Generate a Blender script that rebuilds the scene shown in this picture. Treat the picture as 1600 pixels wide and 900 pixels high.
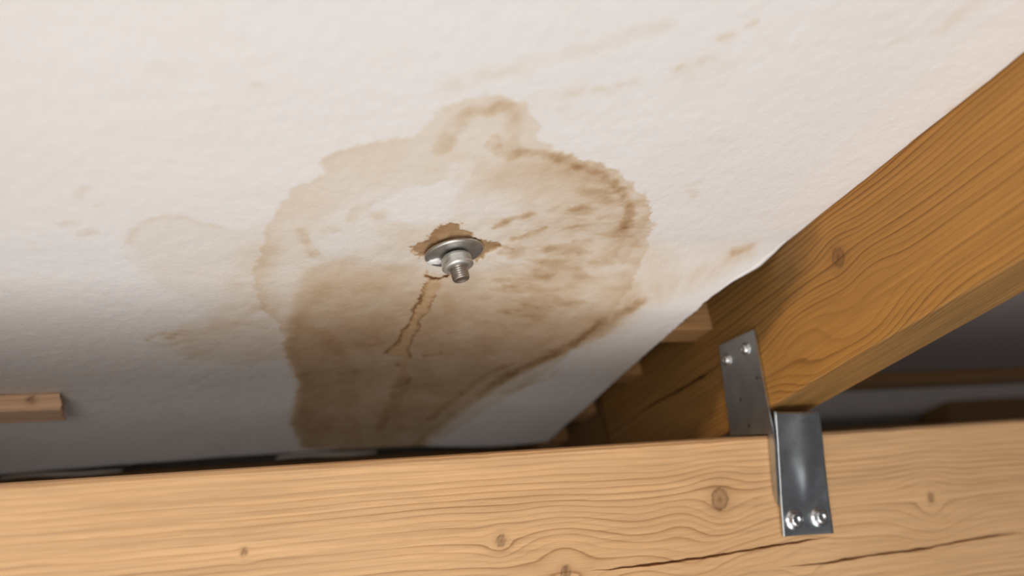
import bpy, bmesh, math, random
import numpy as np
from mathutils import Vector, Matrix

for ob in list(bpy.data.objects):
    bpy.data.objects.remove(ob, do_unlink=True)
SC = bpy.context.scene
COL = SC.collection

# ------------------------------------------------------------------ camera, light, exposure
CAM_LOC = Vector((-0.50746, -0.66048, 0.01355))
CAM_R, CAM_U, CAM_F = [Vector(v) for v in [(0.915209, -0.39922, -0.05491), (-0.006079, -0.149922, 0.988679), (0.402933, 0.904515, 0.139636)]]
cam = bpy.data.cameras.new('camera')
cam.sensor_width = 36.0
cam.lens = 36.0
cam.clip_start = 0.01
cam.dof.use_dof = True
cam.dof.focus_distance = 0.69
cam.dof.aperture_fstop = 3.2
cam_ob = bpy.data.objects.new('camera', cam)
M = Matrix.Identity(4)
for i in range(3):
    M[i][0], M[i][1], M[i][2], M[i][3] = CAM_R[i], CAM_U[i], -CAM_F[i], CAM_LOC[i]
cam_ob.matrix_world = M
COL.objects.link(cam_ob)
SC.camera = cam_ob

world = bpy.data.worlds.new('room_light')
SC.world = world
world.use_nodes = True
world.node_tree.nodes['Background'].inputs[0].default_value = (1.0, 0.95, 0.99, 1)
world.node_tree.nodes['Background'].inputs[1].default_value = 0.09


def area_light(name, loc, target, sx, sy, power, col):
    l = bpy.data.lights.new(name, 'AREA')
    l.shape = 'RECTANGLE'
    l.size, l.size_y, l.energy, l.color = sx, sy, power, col
    ob = bpy.data.objects.new(name, l)
    ob.location = loc
    ob.rotation_euler = (Vector(target) - Vector(loc)).to_track_quat('-Z', 'Y').to_euler()
    COL.objects.link(ob)
    return ob


# added area lamps, unseen: floor bounce from below, low light from behind the camera
area_light('floor_bounce_fill', (-0.55, -1.0, -1.05), (-0.5, -0.45, 0.0), 1.3, 1.7, 18.6, (1.0, 0.982, 0.968))
area_light('front_fill', (-1.3, -2.2, -0.06), (-0.25, 0.0, 0.0), 0.9, 0.7, 20.0, (1.0, 0.96, 0.90))

SC.view_settings.view_transform = 'Standard'
SC.view_settings.look = 'None'
SC.view_settings.exposure = 0.0
SC.view_settings.gamma = 1.0
SC.view_settings.use_curve_mapping = False

# ------------------------------------------------------------------ roof frame: x along purlin, s down the slope, h above the panel face
SL = 0.29693527943418146
ORG = np.array((0.0, -0.16244, 0.18257))
DN = np.array([0, math.cos(SL), -math.sin(SL)])
UP = np.array([0, math.sin(SL), math.cos(SL)])


def roof(x, s, h):
    x, s, h = np.broadcast_arrays(np.asarray(x, float), np.asarray(s, float), np.asarray(h, float))
    return ORG + s[..., None] * DN + h[..., None] * UP + x[..., None] * np.array([1.0, 0, 0])


ROOF_M = Matrix(((1, 0, 0, ORG[0]), (0, DN[1], UP[1], ORG[1]), (0, DN[2], UP[2], ORG[2]), (0, 0, 0, 1)))   # local x, s, h


# ------------------------------------------------------------------ helpers
def tag(o, label=None, cat=None, group=None, kind=None):
    if label: o['label'] = label
    if cat: o['category'] = cat
    if group: o['group'] = group
    if kind: o['kind'] = kind
    return o


def link(name, me, mat, parent=None, smooth=False):
    if mat and not me.materials: me.materials.append(mat)
    if smooth:
        me.shade_smooth()
    o = bpy.data.objects.new(name, me)
    COL.objects.link(o)
    if parent: o.parent = parent
    return o


def from_bm(name, bm, mat, parent=None, smooth=False):
    bmesh.ops.recalc_face_normals(bm, faces=bm.faces)
    me = bpy.data.meshes.new(name)
    bm.to_mesh(me)
    bm.free()
    return link(name, me, mat, parent, smooth)


def empty(name, loc):
    o = bpy.data.objects.new(name, None)
    o.location = loc
    o.empty_display_size = 0.02
    COL.objects.link(o)
    return o


def sstep(t):
    t = np.clip(t, 0, 1)
    return t * t * (3 - 2 * t)


def vnoise(x, y, seed=0):
    """smooth 2-D gradient noise, about -1..1"""
    rng = np.random.RandomState(seed)
    perm = rng.permutation(256)
    ang = rng.rand(256) * 2 * math.pi
    gx, gy = np.cos(ang), np.sin(ang)
    xi, yi = np.floor(x).astype(int), np.floor(y).astype(int)
    xf, yf = x - xi, y - yi
    u = xf * xf * xf * (xf * (xf * 6 - 15) + 10)
    v = yf * yf * yf * (yf * (yf * 6 - 15) + 10)

    def g(i, j, dx, dy):
        h = perm[(perm[i & 255] + j) & 255]
        return gx[h] * dx + gy[h] * dy
    a = g(xi, yi, xf, yf)
    b = g(xi + 1, yi, xf - 1, yf)
    c = g(xi, yi + 1, xf, yf - 1)
    e = g(xi + 1, yi + 1, xf - 1, yf - 1)
    return 1.5 * ((a * (1 - u) + b * u) * (1 - v) + (c * (1 - u) + e * u) * v)


def fbm(x, y, seed=0, octs=4):
    r, a = 0, 1.0
    for k in range(octs):
        r = r + a * vnoise(x * 2 ** k, y * 2 ** k, seed + k)
        a *= 0.5
    return r


# ------------------------------------------------------------------ materials
def new_mat(name):
    m = bpy.data.materials.new(name)
    m.use_nodes = True
    nt = m.node_tree
    return m, nt, nt.nodes['Principled BSDF']


def N(nt, typ, **kw):
    n = nt.nodes.new(typ)
    for k, v in kw.items():
        if k.startswith('i_'):
            key = k[2:]
            n.inputs[int(key) if key.isdigit() else key.replace('_', ' ')].default_value = v
        else:
            setattr(n, k, v)
    return n


def mathn(nt, op, a, b=None, c=None, clamp=False):
    n = nt.nodes.new('ShaderNodeMath')
    n.operation = op
    n.use_clamp = clamp
    for i, v in enumerate((a, b, c)):
        if v is None: continue
        if isinstance(v, (int, float)): n.inputs[i].default_value = v
        else: nt.links.new(v, n.inputs[i])
    return n.outputs[0]


def mixc(nt, fac, a, b, blend='MIX'):
    n = nt.nodes.new('ShaderNodeMix')
    n.data_type = 'RGBA'
    n.blend_type = blend
    for key, v in ((0, fac), (6, a), (7, b)):
        if isinstance(v, (int, float)): n.inputs[key].default_value = v
        elif isinstance(v, tuple): n.inputs[key].default_value = v + (1,) if len(v) == 3 else v
        else: nt.links.new(v, n.inputs[key])
    return n.outputs[2]


def scaled_coord(nt, scale, attr=None):
    tc = N(nt, 'ShaderNodeTexCoord')
    mp = N(nt, 'ShaderNodeMapping')
    mp.inputs['Scale'].default_value = scale
    nt.links.new(tc.outputs['Object'], mp.inputs[0])
    return mp.outputs[0]


def noise_tex(nt, vec, scale, detail=4, rough=0.55):
    n = N(nt, 'ShaderNodeTexNoise')
    n.inputs['Scale'].default_value = scale
    n.inputs['Detail'].default_value = detail
    n.inputs['Roughness'].default_value = rough
    nt.links.new(vec, n.inputs['Vector'])
    return n.outputs[0]


def wood_mat(name, light, mid, dark, knot=(0.12, 0.055, 0.022), rough=0.55, contrast=1.0, axis='x', bump=0.25):
    """softwood: ring phase comes from the mesh ('grain'), knots from 'knot', streaks and pores from noise"""
    m, nt, b = new_mat(name)
    L = nt.links.new
    st = (6, 260, 260) if axis == 'x' else (260, 6, 260)
    fine = noise_tex(nt, scaled_coord(nt, st), 1.0, 5, 0.6)
    st2 = (2.5, 30, 30) if axis == 'x' else (30, 2.5, 30)
    broad = noise_tex(nt, scaled_coord(nt, st2), 1.0, 3, 0.5)
    patch = noise_tex(nt, scaled_coord(nt, (5, 9, 9)), 1.0, 2, 0.5)
    at = N(nt, 'ShaderNodeAttribute', attribute_name='grain')
    kn = N(nt, 'ShaderNodeAttribute', attribute_name='knot')
    ph = mathn(nt, 'ADD', at.outputs['Fac'], mathn(nt, 'MULTIPLY', fine, 0.35))
    ph = mathn(nt, 'ADD', ph, mathn(nt, 'MULTIPLY', broad, 0.9))
    fr = mathn(nt, 'FRACT', ph)
    rp = N(nt, 'ShaderNodeValToRGB')
    e = rp.color_ramp.elements
    e[0].position, e[0].color = 0.0, (0.0, 0.0, 0.0, 1)
    e[1].position, e[1].color = 0.45, (0.1, 0.1, 0.1, 1)
    for p, v in ((0.74, 0.4), (0.87, 1.0), (0.94, 0.9), (1.0, 0.0)):
        q = e.new(p); q.color = (v, v, v, 1)
    L(fr, rp.inputs[0])
    # the strength of each dark ring varies from ring to ring
    wn = N(nt, 'ShaderNodeTexWhiteNoise', noise_dimensions='1D')
    L(mathn(nt, 'FLOOR', ph), wn.inputs['W'])
    amp = mathn(nt, 'MULTIPLY_ADD', wn.outputs['Value'], 0.75, 0.25)
    st3 = (3.5, 22, 22) if axis == 'x' else (22, 3.5, 22)
    gate = N(nt, 'ShaderNodeMapRange', i_1=0.36, i_2=0.62, i_3=0.42, i_4=1.0)
    L(noise_tex(nt, scaled_coord(nt, st3), 1.0, 2, 0.5), gate.inputs[0])
    band = mathn(nt, 'MULTIPLY', mathn(nt, 'MULTIPLY', rp.outputs[0], amp), contrast, clamp=True)
    band = mathn(nt, 'MULTIPLY', band, gate.outputs[0])
    c = mixc(nt, patch, light, mid)
    c = mixc(nt, mathn(nt, 'MULTIPLY', band, 0.8), c, dark)
    st4 = (26, 950, 950) if axis == 'x' else (950, 26, 950)
    fibre = noise_tex(nt, scaled_coord(nt, st4), 1.0, 3, 0.65)
    fl = N(nt, 'ShaderNodeMapRange', i_1=0.60, i_2=0.74, i_3=0.0, i_4=0.55)
    L(fibre, fl.inputs[0])
    c = mixc(nt, fl.outputs[0], c, dark)
    fs = mathn(nt, 'ADD', mathn(nt, 'MULTIPLY_ADD', fine, 0.75, 0.40), mathn(nt, 'MULTIPLY', fibre, 0.45))
    cc = N(nt, 'ShaderNodeCombineColor')
    for i in range(3): L(fs, cc.inputs[i])
    c = mixc(nt, 1.0, c, cc.outputs[0], 'MULTIPLY')
    wr = N(nt, 'ShaderNodeAttribute', attribute_name='patina_shade')
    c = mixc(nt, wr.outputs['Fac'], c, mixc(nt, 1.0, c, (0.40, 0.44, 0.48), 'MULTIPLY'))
    c = mixc(nt, mathn(nt, 'MULTIPLY', kn.outputs['Fac'], 1.0, clamp=True), c, knot)
    L(c, b.inputs['Base Color'])
    b.inputs['Roughness'].default_value = rough
    b.inputs['Specular IOR Level'].default_value = 0.3
    bp = N(nt, 'ShaderNodeBump')
    bp.inputs['Strength'].default_value = bump
    bp.inputs['Distance'].default_value = 0.0006
    L(mathn(nt, 'SUBTRACT', mathn(nt, 'ADD', fine, fibre), mathn(nt, 'MULTIPLY', band, 0.6)), bp.inputs['Height'])
    L(bp.outputs[0], b.inputs['Normal'])
    return m


def plaster_mat():
    m, nt, b = new_mat('stained_plaster')
    L = nt.links.new
    at = N(nt, 'ShaderNodeAttribute', attribute_name='stain')
    wt = N(nt, 'ShaderNodeAttribute', attribute_name='wet')
    co = scaled_coord(nt, (1, 1, 1))
    n1 = noise_tex(nt, co, 420, 4, 0.6)
    n2 = noise_tex(nt, co, 90, 4, 0.6)
    n3 = noise_tex(nt, co, 14, 3, 0.5)
    mod = mathn(nt, 'MULTIPLY_ADD', n2, 0.5, 0.75)
    den = mathn(nt, 'MULTIPLY', at.outputs['Fac'], mod)
    den = mathn(nt, 'ADD', den, mathn(nt, 'MULTIPLY', mathn(nt, 'SUBTRACT', n3, 0.45), 0.05))
    den = mathn(nt, 'ADD', den, mathn(nt, 'MULTIPLY', mathn(nt, 'SUBTRACT', n1, 0.5), 0.06))
    den = mathn(nt, 'MAXIMUM', den, 0.0)
    cc = N(nt, 'ShaderNodeCombineColor')
    base = (0.80, 0.783, 0.765)
    for i, (ab, sq) in enumerate(((0.5, 0.55), (1.1, 0.5), (2.0, 0.35))):
        e = mathn(nt, 'EXPONENT', mathn(nt, 'MULTIPLY', den, mathn(nt, 'MULTIPLY_ADD', den, -sq, -ab)))
        L(mathn(nt, 'MULTIPLY', e, base[i]), cc.inputs[i])
    am = N(nt, 'ShaderNodeAttribute', attribute_name='amber')
    L(mixc(nt, mathn(nt, 'MULTIPLY', am.outputs['Fac'], 0.72), cc.outputs[0], (0.56, 0.36, 0.175)), b.inputs['Base Color'])
    L(mathn(nt, 'MULTIPLY_ADD', wt.outputs['Fac'], -0.65, 0.85, clamp=True), b.inputs['Roughness'])
    b.inputs['Specular IOR Level'].default_value = 0.25
    bp = N(nt, 'ShaderNodeBump')
    bp.inputs['Strength'].default_value = 0.6
    bp.inputs['Distance'].default_value = 0.0012
    L(mathn(nt, 'ADD', mathn(nt, 'MULTIPLY', n1, 0.5), n2), bp.inputs['Height'])
    L(bp.outputs[0], b.inputs['Normal'])
    return m


def plain_mat(name, col, rough=0.8, metallic=0.0, var=0.15, scale=60, bump=0.1):
    m, nt, b = new_mat(name)
    co = scaled_coord(nt, (1, 1, 1))
    nz = noise_tex(nt, co, scale, 4, 0.6)
    dark = tuple(c * (1 - var) for c in col)
    lite = tuple(min(1, c * (1 + var)) for c in col)
    nt.links.new(mixc(nt, nz, dark, lite), b.inputs['Base Color'])
    b.inputs['Roughness'].default_value = rough
    b.inputs['Metallic'].default_value = metallic
    bp = N(nt, 'ShaderNodeBump')
    bp.inputs['Strength'].default_value = bump
    bp.inputs['Distance'].default_value = 0.001
    nt.links.new(nz, bp.inputs['Height'])
    nt.links.new(bp.outputs[0], b.inputs['Normal'])
    return m


def zinc_mat(name, col, rough, spangle=0.1):
    m, nt, b = new_mat(name)
    co = scaled_coord(nt, (1, 1, 1))
    vo = N(nt, 'ShaderNodeTexVoronoi')
    vo.inputs['Scale'].default_value = 130
    nt.links.new(co, vo.inputs['Vector'])
    nz = noise_tex(nt, co, 45, 4, 0.6)
    sp = N(nt, 'ShaderNodeSeparateColor')
    nt.links.new(vo.outputs['Color'], sp.inputs[0])
    f = mathn(nt, 'MULTIPLY_ADD', sp.outputs[0], 0.35, mathn(nt, 'MULTIPLY', nz, 0.65))
    nt.links.new(mixc(nt, f, tuple(c * 0.72 for c in col), col), b.inputs['Base Color'])
    b.inputs['Metallic'].default_value = 1.0
    nt.links.new(mathn(nt, 'MULTIPLY_ADD', f, spangle, rough), b.inputs['Roughness'])
    return m


M_PURLIN = wood_mat('pine_light', (0.79, 0.50, 0.265), (0.69, 0.405, 0.19), (0.34, 0.16, 0.06), contrast=1.1)
M_RAFTER = wood_mat('pine_orange', (0.52, 0.255, 0.062), (0.44, 0.205, 0.048), (0.175, 0.07, 0.016), contrast=1.6)
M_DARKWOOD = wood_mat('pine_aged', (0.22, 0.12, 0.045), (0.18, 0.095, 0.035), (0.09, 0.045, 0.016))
M_CLEAT = wood_mat('pine_offcut', (0.40, 0.23, 0.10), (0.34, 0.185, 0.075), (0.18, 0.085, 0.03))
M_STUB = wood_mat('pine_stub', (0.76, 0.52, 0.34), (0.66, 0.42, 0.26), (0.24, 0.12, 0.06))
M_PLASTER = plaster_mat()
M_PAPER = plain_mat('torn_white_paper', (0.82, 0.81, 0.80), 0.85, var=0.05)
M_BAY = plain_mat('shaded_plaster', (0.20, 0.165, 0.155), 0.9, var=0.06, scale=20)  # next bay's plaster with its shade put into the base colour
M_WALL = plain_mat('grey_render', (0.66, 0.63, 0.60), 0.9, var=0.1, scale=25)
M_FOIL = plain_mat('pale_strip', (0.62, 0.56, 0.48), 0.8, var=0.1)
M_ZINC = zinc_mat('galvanised_plate', (0.60, 0.64, 0.66), 0.34)
M_NAIL = zinc_mat('nail_steel', (0.74, 0.77, 0.79), 0.2)
M_BOLT = zinc_mat('dull_zinc_bolt', (0.66, 0.66, 0.64), 0.36)
M_NUT = zinc_mat('pale_zinc_nut', (0.82, 0.82, 0.78), 0.45)
M_ROD = zinc_mat('thread_steel', (0.46, 0.42, 0.37), 0.4)
M_BLOB = plain_mat('white_blob', (0.85, 0.85, 0.84), 0.5, var=0.03)

# ------------------------------------------------------------------ the stained ceiling panel
STAINS = [
    ('poly', [(-0.2806, 0.5936), (-0.307, 0.5056), (-0.3192, 0.402), (-0.3447, 0.3284), (-0.3598, 0.2718), (-0.3792, 0.2412), (-0.3907, 0.1924), (-0.3916, 0.1558), (-0.3923, 0.1345), (-0.3892, 0.0972), (-0.3849, 0.0764), (-0.3715, 0.0598), (-0.3748, 0.048), (-0.3716, 0.0398), (-0.3591, 0.0319), (-0.3464, 0.0254), (-0.3309, 0.016), (-0.3268, 0.008), (-0.3236, -0.0068), (-0.3162, -0.0171), (-0.3021, -0.0231), (-0.2889, -0.022), (-0.2778, -0.0153), (-0.2653, -0.0002), (-0.2601, 0.012), (-0.246, 0.0219), (-0.2275, 0.0275), (-0.2038, 0.0358), (-0.1805, 0.0501), (-0.1588, 0.0658), (-0.1448, 0.0841), (-0.1304, 0.1054), (-0.1169, 0.1389), (-0.1141, 0.1676), (-0.1124, 0.2038), (-0.1099, 0.2553), (-0.1108, 0.3112), (-0.1148, 0.374), (-0.1315, 0.4465), (-0.1437, 0.5273), (-0.159, 0.578)], 0.0015, 0.13, {'ring': 0.05, 'ringw': 0.006, 'warp': 1.0}),
    ('stroke', [(-0.3104, 0.031), (-0.3122, 0.0163), (-0.3114, 0.0055), (-0.3088, -0.004), (-0.3044, -0.0093), (-0.2983, -0.0078), (-0.2946, -0.013), (-0.2898, -0.0149)], 0.004, 0.2, {}),
    ('stroke', [(-0.2837, -0.0072), (-0.2772, 0.0012), (-0.2746, 0.0138), (-0.2732, 0.0222), (-0.264, 0.028)], 0.004, 0.12, {}),
    ('stroke', [(-0.284, 0.0149), (-0.2827, 0.0213), (-0.2752, 0.0305), (-0.2683, 0.0346), (-0.264, 0.028), (-0.2522, 0.0287), (-0.2422, 0.0305), (-0.2308, 0.0342), (-0.2172, 0.0401), (-0.2038, 0.0447), (-0.1908, 0.0527), (-0.1778, 0.0642), (-0.1672, 0.0773), (-0.1551, 0.0936), (-0.1508, 0.1113)], 0.003, 0.24, {'clip': 1}),
    ('stroke', [(-0.2319, 0.0365), (-0.2067, 0.0435), (-0.181, 0.058), (-0.1592, 0.0766), (-0.1432, 0.1017), (-0.1363, 0.1291), (-0.1399, 0.1489)], 0.011, 0.17, {'clip': 1}),
    ('poly', [(-0.3202, 0.0035), (-0.3066, -0.0102), (-0.2884, -0.0115), (-0.2746, 0.0138), (-0.2836, 0.0315), (-0.3074, 0.0307)], 0.01, -0.05, {}),
    ('poly', [(-0.2773, 0.0483), (-0.2536, 0.0352), (-0.2214, 0.0405), (-0.1855, 0.0584), (-0.155, 0.0892), (-0.1341, 0.1333), (-0.1491, 0.1637), (-0.1808, 0.1747), (-0.2185, 0.1547), (-0.2217, 0.1113), (-0.2525, 0.0801), (-0.2748, 0.0665)], 0.012, 0.14, {}),
    ('poly', [(-0.357, 0.1819), (-0.3354, 0.1623), (-0.3069, 0.1707), (-0.283, 0.1744), (-0.2603, 0.1868), (-0.2311, 0.1734), (-0.1997, 0.1652), (-0.1612, 0.1722), (-0.1338, 0.1624), (-0.107, 0.1737), (-0.0929, 0.2143), (-0.0988, 0.2601), (-0.1219, 0.3133), (-0.1381, 0.3624), (-0.1554, 0.4159), (-0.1652, 0.4819), (-0.1623, 0.5787), (-0.2773, 0.5939), (-0.307, 0.5056), (-0.3192, 0.402), (-0.3459, 0.3218), (-0.3533, 0.2661), (-0.3559, 0.2325)], 0.007, 0.36, {'fade': (0.1, 0.28)}),
    ('poly', [(-0.3519, 0.2661), (-0.3151, 0.291), (-0.2744, 0.3736), (-0.2462, 0.4881), (-0.2146, 0.5892), (-0.2773, 0.5939), (-0.307, 0.5056), (-0.3181, 0.4021), (-0.3459, 0.3218)], 0.005, 0.11, {}),
    ('poly', [(-0.2444, 0.4016), (-0.2044, 0.3782), (-0.1707, 0.3394), (-0.1723, 0.4029), (-0.174, 0.4744), (-0.2017, 0.5607)], 0.016, 0.09, {}),
    ('poly', [(-0.2185, 0.1547), (-0.1785, 0.1553), (-0.1411, 0.17), (-0.1437, 0.2129), (-0.1683, 0.2436), (-0.2096, 0.2188), (-0.2342, 0.1924)], 0.014, 0.1, {}),
    ('poly', [(-0.3327, 0.0983), (-0.3173, 0.074), (-0.3, 0.065), (-0.291, 0.0992), (-0.2955, 0.1118), (-0.3047, 0.1166), (-0.3239, 0.108)], 0.004, -0.12, {}),
    ('poly', [(-0.3654, 0.1305), (-0.358, 0.1002), (-0.3433, 0.08), (-0.318, 0.0719), (-0.3, 0.065), (-0.2847, 0.0987), (-0.2937, 0.1245), (-0.3143, 0.1432), (-0.344, 0.1627), (-0.3564, 0.1542)], 0.009, -0.08, {}),
    ('stroke', [(-0.2862, 0.107), (-0.2924, 0.0756), (-0.293, 0.0477)], 0.006, -0.09, {}),
    ('poly', [(-0.2884, 0.0753), (-0.2584, 0.065), (-0.2321, 0.0865), (-0.2353, 0.1122), (-0.2547, 0.1091), (-0.282, 0.1068)], 0.012, -0.05, {}),
    ('stroke', [(-0.3452, 0.1127), (-0.3419, 0.1013), (-0.3368, 0.0931)], 0.003, 0.12, {}),
    ('stroke', [(-0.3713, 0.1308), (-0.3627, 0.1474), (-0.3554, 0.165)], 0.003, 0.16, {}),
    ('stroke', [(-0.3288, 0.1084), (-0.3232, 0.1031), (-0.3156, 0.0994)], 0.004, 0.13, {}),
    ('stroke', [(-0.355, 0.1282), (-0.3521, 0.1263)], 0.004, 0.1, {}),
    ('poly', [(-0.3254, 0.118), (-0.3059, 0.1125), (-0.2937, 0.1245), (-0.2984, 0.1379), (-0.3167, 0.1345)], 0.008, 0.08, {}),
    ('poly', [(-0.2919, 0.1448), (-0.2859, 0.1381), (-0.2871, 0.1258), (-0.2858, 0.1163), (-0.2795, 0.1142), (-0.2709, 0.1162), (-0.2656, 0.1263), (-0.2548, 0.131), (-0.2435, 0.1366), (-0.2323, 0.1438), (-0.2351, 0.1544), (-0.24, 0.1619), (-0.2481, 0.1591), (-0.2635, 0.1623), (-0.2774, 0.1653), (-0.285, 0.1601), (-0.2903, 0.153)], 0.0012, 0.62, {'warp': 1.5, 'recess': 1}),
    ('stroke', [(-0.237, 0.1441), (-0.22, 0.1447)], 0.0008, 0.4, {}),
    ('stroke', [(-0.2454, 0.1146), (-0.2278, 0.0987)], 0.0025, 0.3, {}),
    ('stroke', [(-0.2547, 0.1091), (-0.2401, 0.1116)], 0.004, 0.15, {}),
    ('stroke', [(-0.225, 0.132), (-0.2096, 0.1194)], 0.0025, 0.26, {}),
    ('stroke', [(-0.2274, 0.1504), (-0.2154, 0.1452)], 0.003, 0.3, {}),
    ('stroke', [(-0.1955, 0.1447), (-0.1892, 0.1394)], 0.003, 0.16, {}),
    ('stroke', [(-0.2014, 0.09), (-0.1922, 0.0876)], 0.003, 0.2, {}),
    ('stroke', [(-0.2185, 0.1547), (-0.2055, 0.1503)], 0.003, 0.2, {}),
    ('stroke', [(-0.2051, 0.1576), (-0.1925, 0.1581)], 0.003, 0.15, {}),
    ('stroke', [(-0.1962, 0.115), (-0.1875, 0.1127)], 0.002, 0.22, {}),
    ('stroke', [(-0.1788, 0.1313), (-0.1694, 0.1299)], 0.0025, 0.15, {}),
    ('stroke', [(-0.1938, 0.1725), (-0.1827, 0.175)], 0.004, 0.14, {}),
    ('stroke', [(-0.1744, 0.0993), (-0.1542, 0.0953)], 0.003, 0.16, {}),
    ('stroke', [(-0.1693, 0.147), (-0.16, 0.1449)], 0.002, 0.14, {}),
    ('stroke', [(-0.1584, 0.1164), (-0.1469, 0.1138)], 0.004, 0.14, {}),
    ('stroke', [(-0.2084, 0.1951), (-0.1979, 0.1893)], 0.002, 0.15, {}),
    ('stroke', [(-0.2289, 0.3327), (-0.2159, 0.3243)], 0.0012, 0.3, {}),
    ('stroke', [(-0.2804, 0.3172), (-0.2691, 0.3098)], 0.0015, 0.12, {}),
    ('stroke', [(-0.1841, 0.2284), (-0.1749, 0.2212)], 0.003, 0.1, {}),
    ('stroke', [(-0.2239, 0.2829), (-0.2187, 0.2791)], 0.001, 0.2, {}),
    ('stroke', [(-0.0973, 0.1946), (-0.1081, 0.2293), (-0.1146, 0.2764), (-0.1263, 0.3171), (-0.1409, 0.3551), (-0.1483, 0.4006), (-0.1557, 0.4516), (-0.1614, 0.5146), (-0.1635, 0.5745)], 0.005, 0.34, {'soft': 1.0}),
    ('stroke', [(-0.1502, 0.3313), (-0.1602, 0.3519), (-0.1663, 0.385), (-0.1731, 0.4376), (-0.1773, 0.4846)], 0.003, 0.2, {}),
    ('stroke', [(-0.1091, 0.3649), (-0.1188, 0.3796), (-0.1309, 0.3969)], 0.0025, 0.2, {}),
    ('stroke', [(-0.1027, 0.3433), (-0.1022, 0.3559)], 0.003, 0.12, {}),
    ('stroke', [(-0.0309, 0.1431), (-0.0544, 0.1648), (-0.0806, 0.1821), (-0.0973, 0.1946)], 0.009, 0.1, {}),
    ('stroke', [(-0.0388, 0.1396), (-0.0316, 0.1322)], 0.004, 0.15, {}),
    ('poly', [(-0.268, 0.1958), (-0.2641, 0.2209), (-0.2622, 0.2468), (-0.2593, 0.2704), (-0.2598, 0.2867), (-0.2578, 0.3086), (-0.2604, 0.332), (-0.2468, 0.3358), (-0.24, 0.3361), (-0.2475, 0.322), (-0.2488, 0.3007), (-0.2516, 0.2754), (-0.253, 0.2537), (-0.2541, 0.234), (-0.2551, 0.2118), (-0.2569, 0.1943)], 0.0008, -0.03, {'wet': 0.55, 'tint': 1.0}),
    ('stroke', [(-0.268, 0.1958), (-0.2643, 0.2187), (-0.2628, 0.2433), (-0.2597, 0.2692), (-0.2596, 0.2892), (-0.2579, 0.3099), (-0.2604, 0.332)], 0.001, 0.9, {'warp': 0.9}),
    ('stroke', [(-0.2542, 0.2194), (-0.2537, 0.2351), (-0.2528, 0.256), (-0.2516, 0.2754), (-0.2483, 0.3006), (-0.2463, 0.3204), (-0.2391, 0.3374)], 0.0009, 0.65, {'warp': 0.9}),
    ('stroke', [(-0.2716, 0.1901), (-0.2653, 0.1934), (-0.2597, 0.1917), (-0.2554, 0.1871)], 0.0014, 1.3, {'warp': 0.7}),
    ('stroke', [(-0.2716, 0.1901), (-0.2722, 0.1822)], 0.0008, 0.4, {}),
    ('stroke', [(-0.2428, 0.338), (-0.2377, 0.3634), (-0.2308, 0.3836)], 0.0022, 0.1, {'wet': 0.5, 'warp': 0.9, 'tint': 0.7}),
    ('stroke', [(-0.2319, 0.3838), (-0.2268, 0.4184), (-0.2223, 0.4519), (-0.2203, 0.4843), (-0.2182, 0.5185)], 0.004, 0.3, {'wet': 0.6, 'warp': 0.9, 'tint': 0.35}),
    ('stroke', [(-0.2431, 0.3525), (-0.2437, 0.3585)], 0.002, 0.3, {}),
    ('stroke', [(-0.2247, 0.3825), (-0.2242, 0.3982)], 0.0015, 0.4, {}),
    ('stroke', [(-0.4693, 0.1494), (-0.469, 0.135), (-0.4637, 0.1238), (-0.4537, 0.1171), (-0.443, 0.1179), (-0.4334, 0.1234), (-0.4201, 0.1273)], 0.0022, 0.09, {'warp': 0.7}),
    ('poly', [(-0.4693, 0.1494), (-0.467, 0.1271), (-0.452, 0.1162), (-0.4336, 0.1218), (-0.4105, 0.1283), (-0.3924, 0.1223), (-0.3781, 0.1825), (-0.3589, 0.266), (-0.3402, 0.3422), (-0.3653, 0.3434), (-0.3932, 0.3196), (-0.4148, 0.3379), (-0.4448, 0.311), (-0.4244, 0.2878), (-0.4105, 0.2541), (-0.448, 0.2128), (-0.4701, 0.1678)], 0.009, 0.06, {}),
    ('stroke', [(-0.3941, 0.1603), (-0.3925, 0.1973), (-0.3942, 0.2379), (-0.4069, 0.2652), (-0.4206, 0.2821)], 0.011, 0.07, {}),
    ('poly', [(-0.4465, 0.2872), (-0.4085, 0.2709), (-0.3636, 0.2659), (-0.3402, 0.3422), (-0.3738, 0.3539), (-0.4145, 0.3405)], 0.014, 0.1, {}),
    ('stroke', [(-0.4498, 0.3024), (-0.449, 0.2953), (-0.4462, 0.2918), (-0.442, 0.2896), (-0.4367, 0.2892), (-0.4308, 0.2911)], 0.0016, 0.14, {'warp': 0.7}),
    ('stroke', [(-0.4494, 0.3024), (-0.4427, 0.3087), (-0.435, 0.3102), (-0.4271, 0.3069), (-0.4231, 0.301)], 0.0012, 0.08, {'warp': 0.7}),
    ('stroke', [(-0.4378, 0.298), (-0.4325, 0.297)], 0.0015, 0.3, {'warp': 0.4}),
    ('stroke', [(-0.451, 0.312), (-0.4661, 0.3261), (-0.4769, 0.3343)], 0.0012, -0.05, {'warp': 0.5}),
    ('stroke', [(-0.3792, 0.2412), (-0.3867, 0.2655), (-0.403, 0.279)], 0.005, 0.07, {}),
    ('stroke', [(-0.3706, 0.2658), (-0.3807, 0.2749)], 0.003, 0.08, {}),
    ('stroke', [(-0.364, 0.2379), (-0.3679, 0.2545)], 0.004, 0.08, {}),
    ('stroke', [(-0.5, 0.0942), (-0.495, 0.0903)], 0.003, 0.1, {}),
    ('stroke', [(-0.5062, 0.1289), (-0.5022, 0.1264), (-0.4995, 0.1292)], 0.002, 0.08, {}),
    ('stroke', [(-0.4966, 0.1398), (-0.4919, 0.1379)], 0.003, 0.12, {}),
    ('stroke', [(-0.49, 0.108), (-0.4874, 0.1064)], 0.0015, 0.1, {}),
    ('stroke', [(-0.423, -0.0141), (-0.4216, -0.0149)], 0.002, 0.1, {}),
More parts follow.
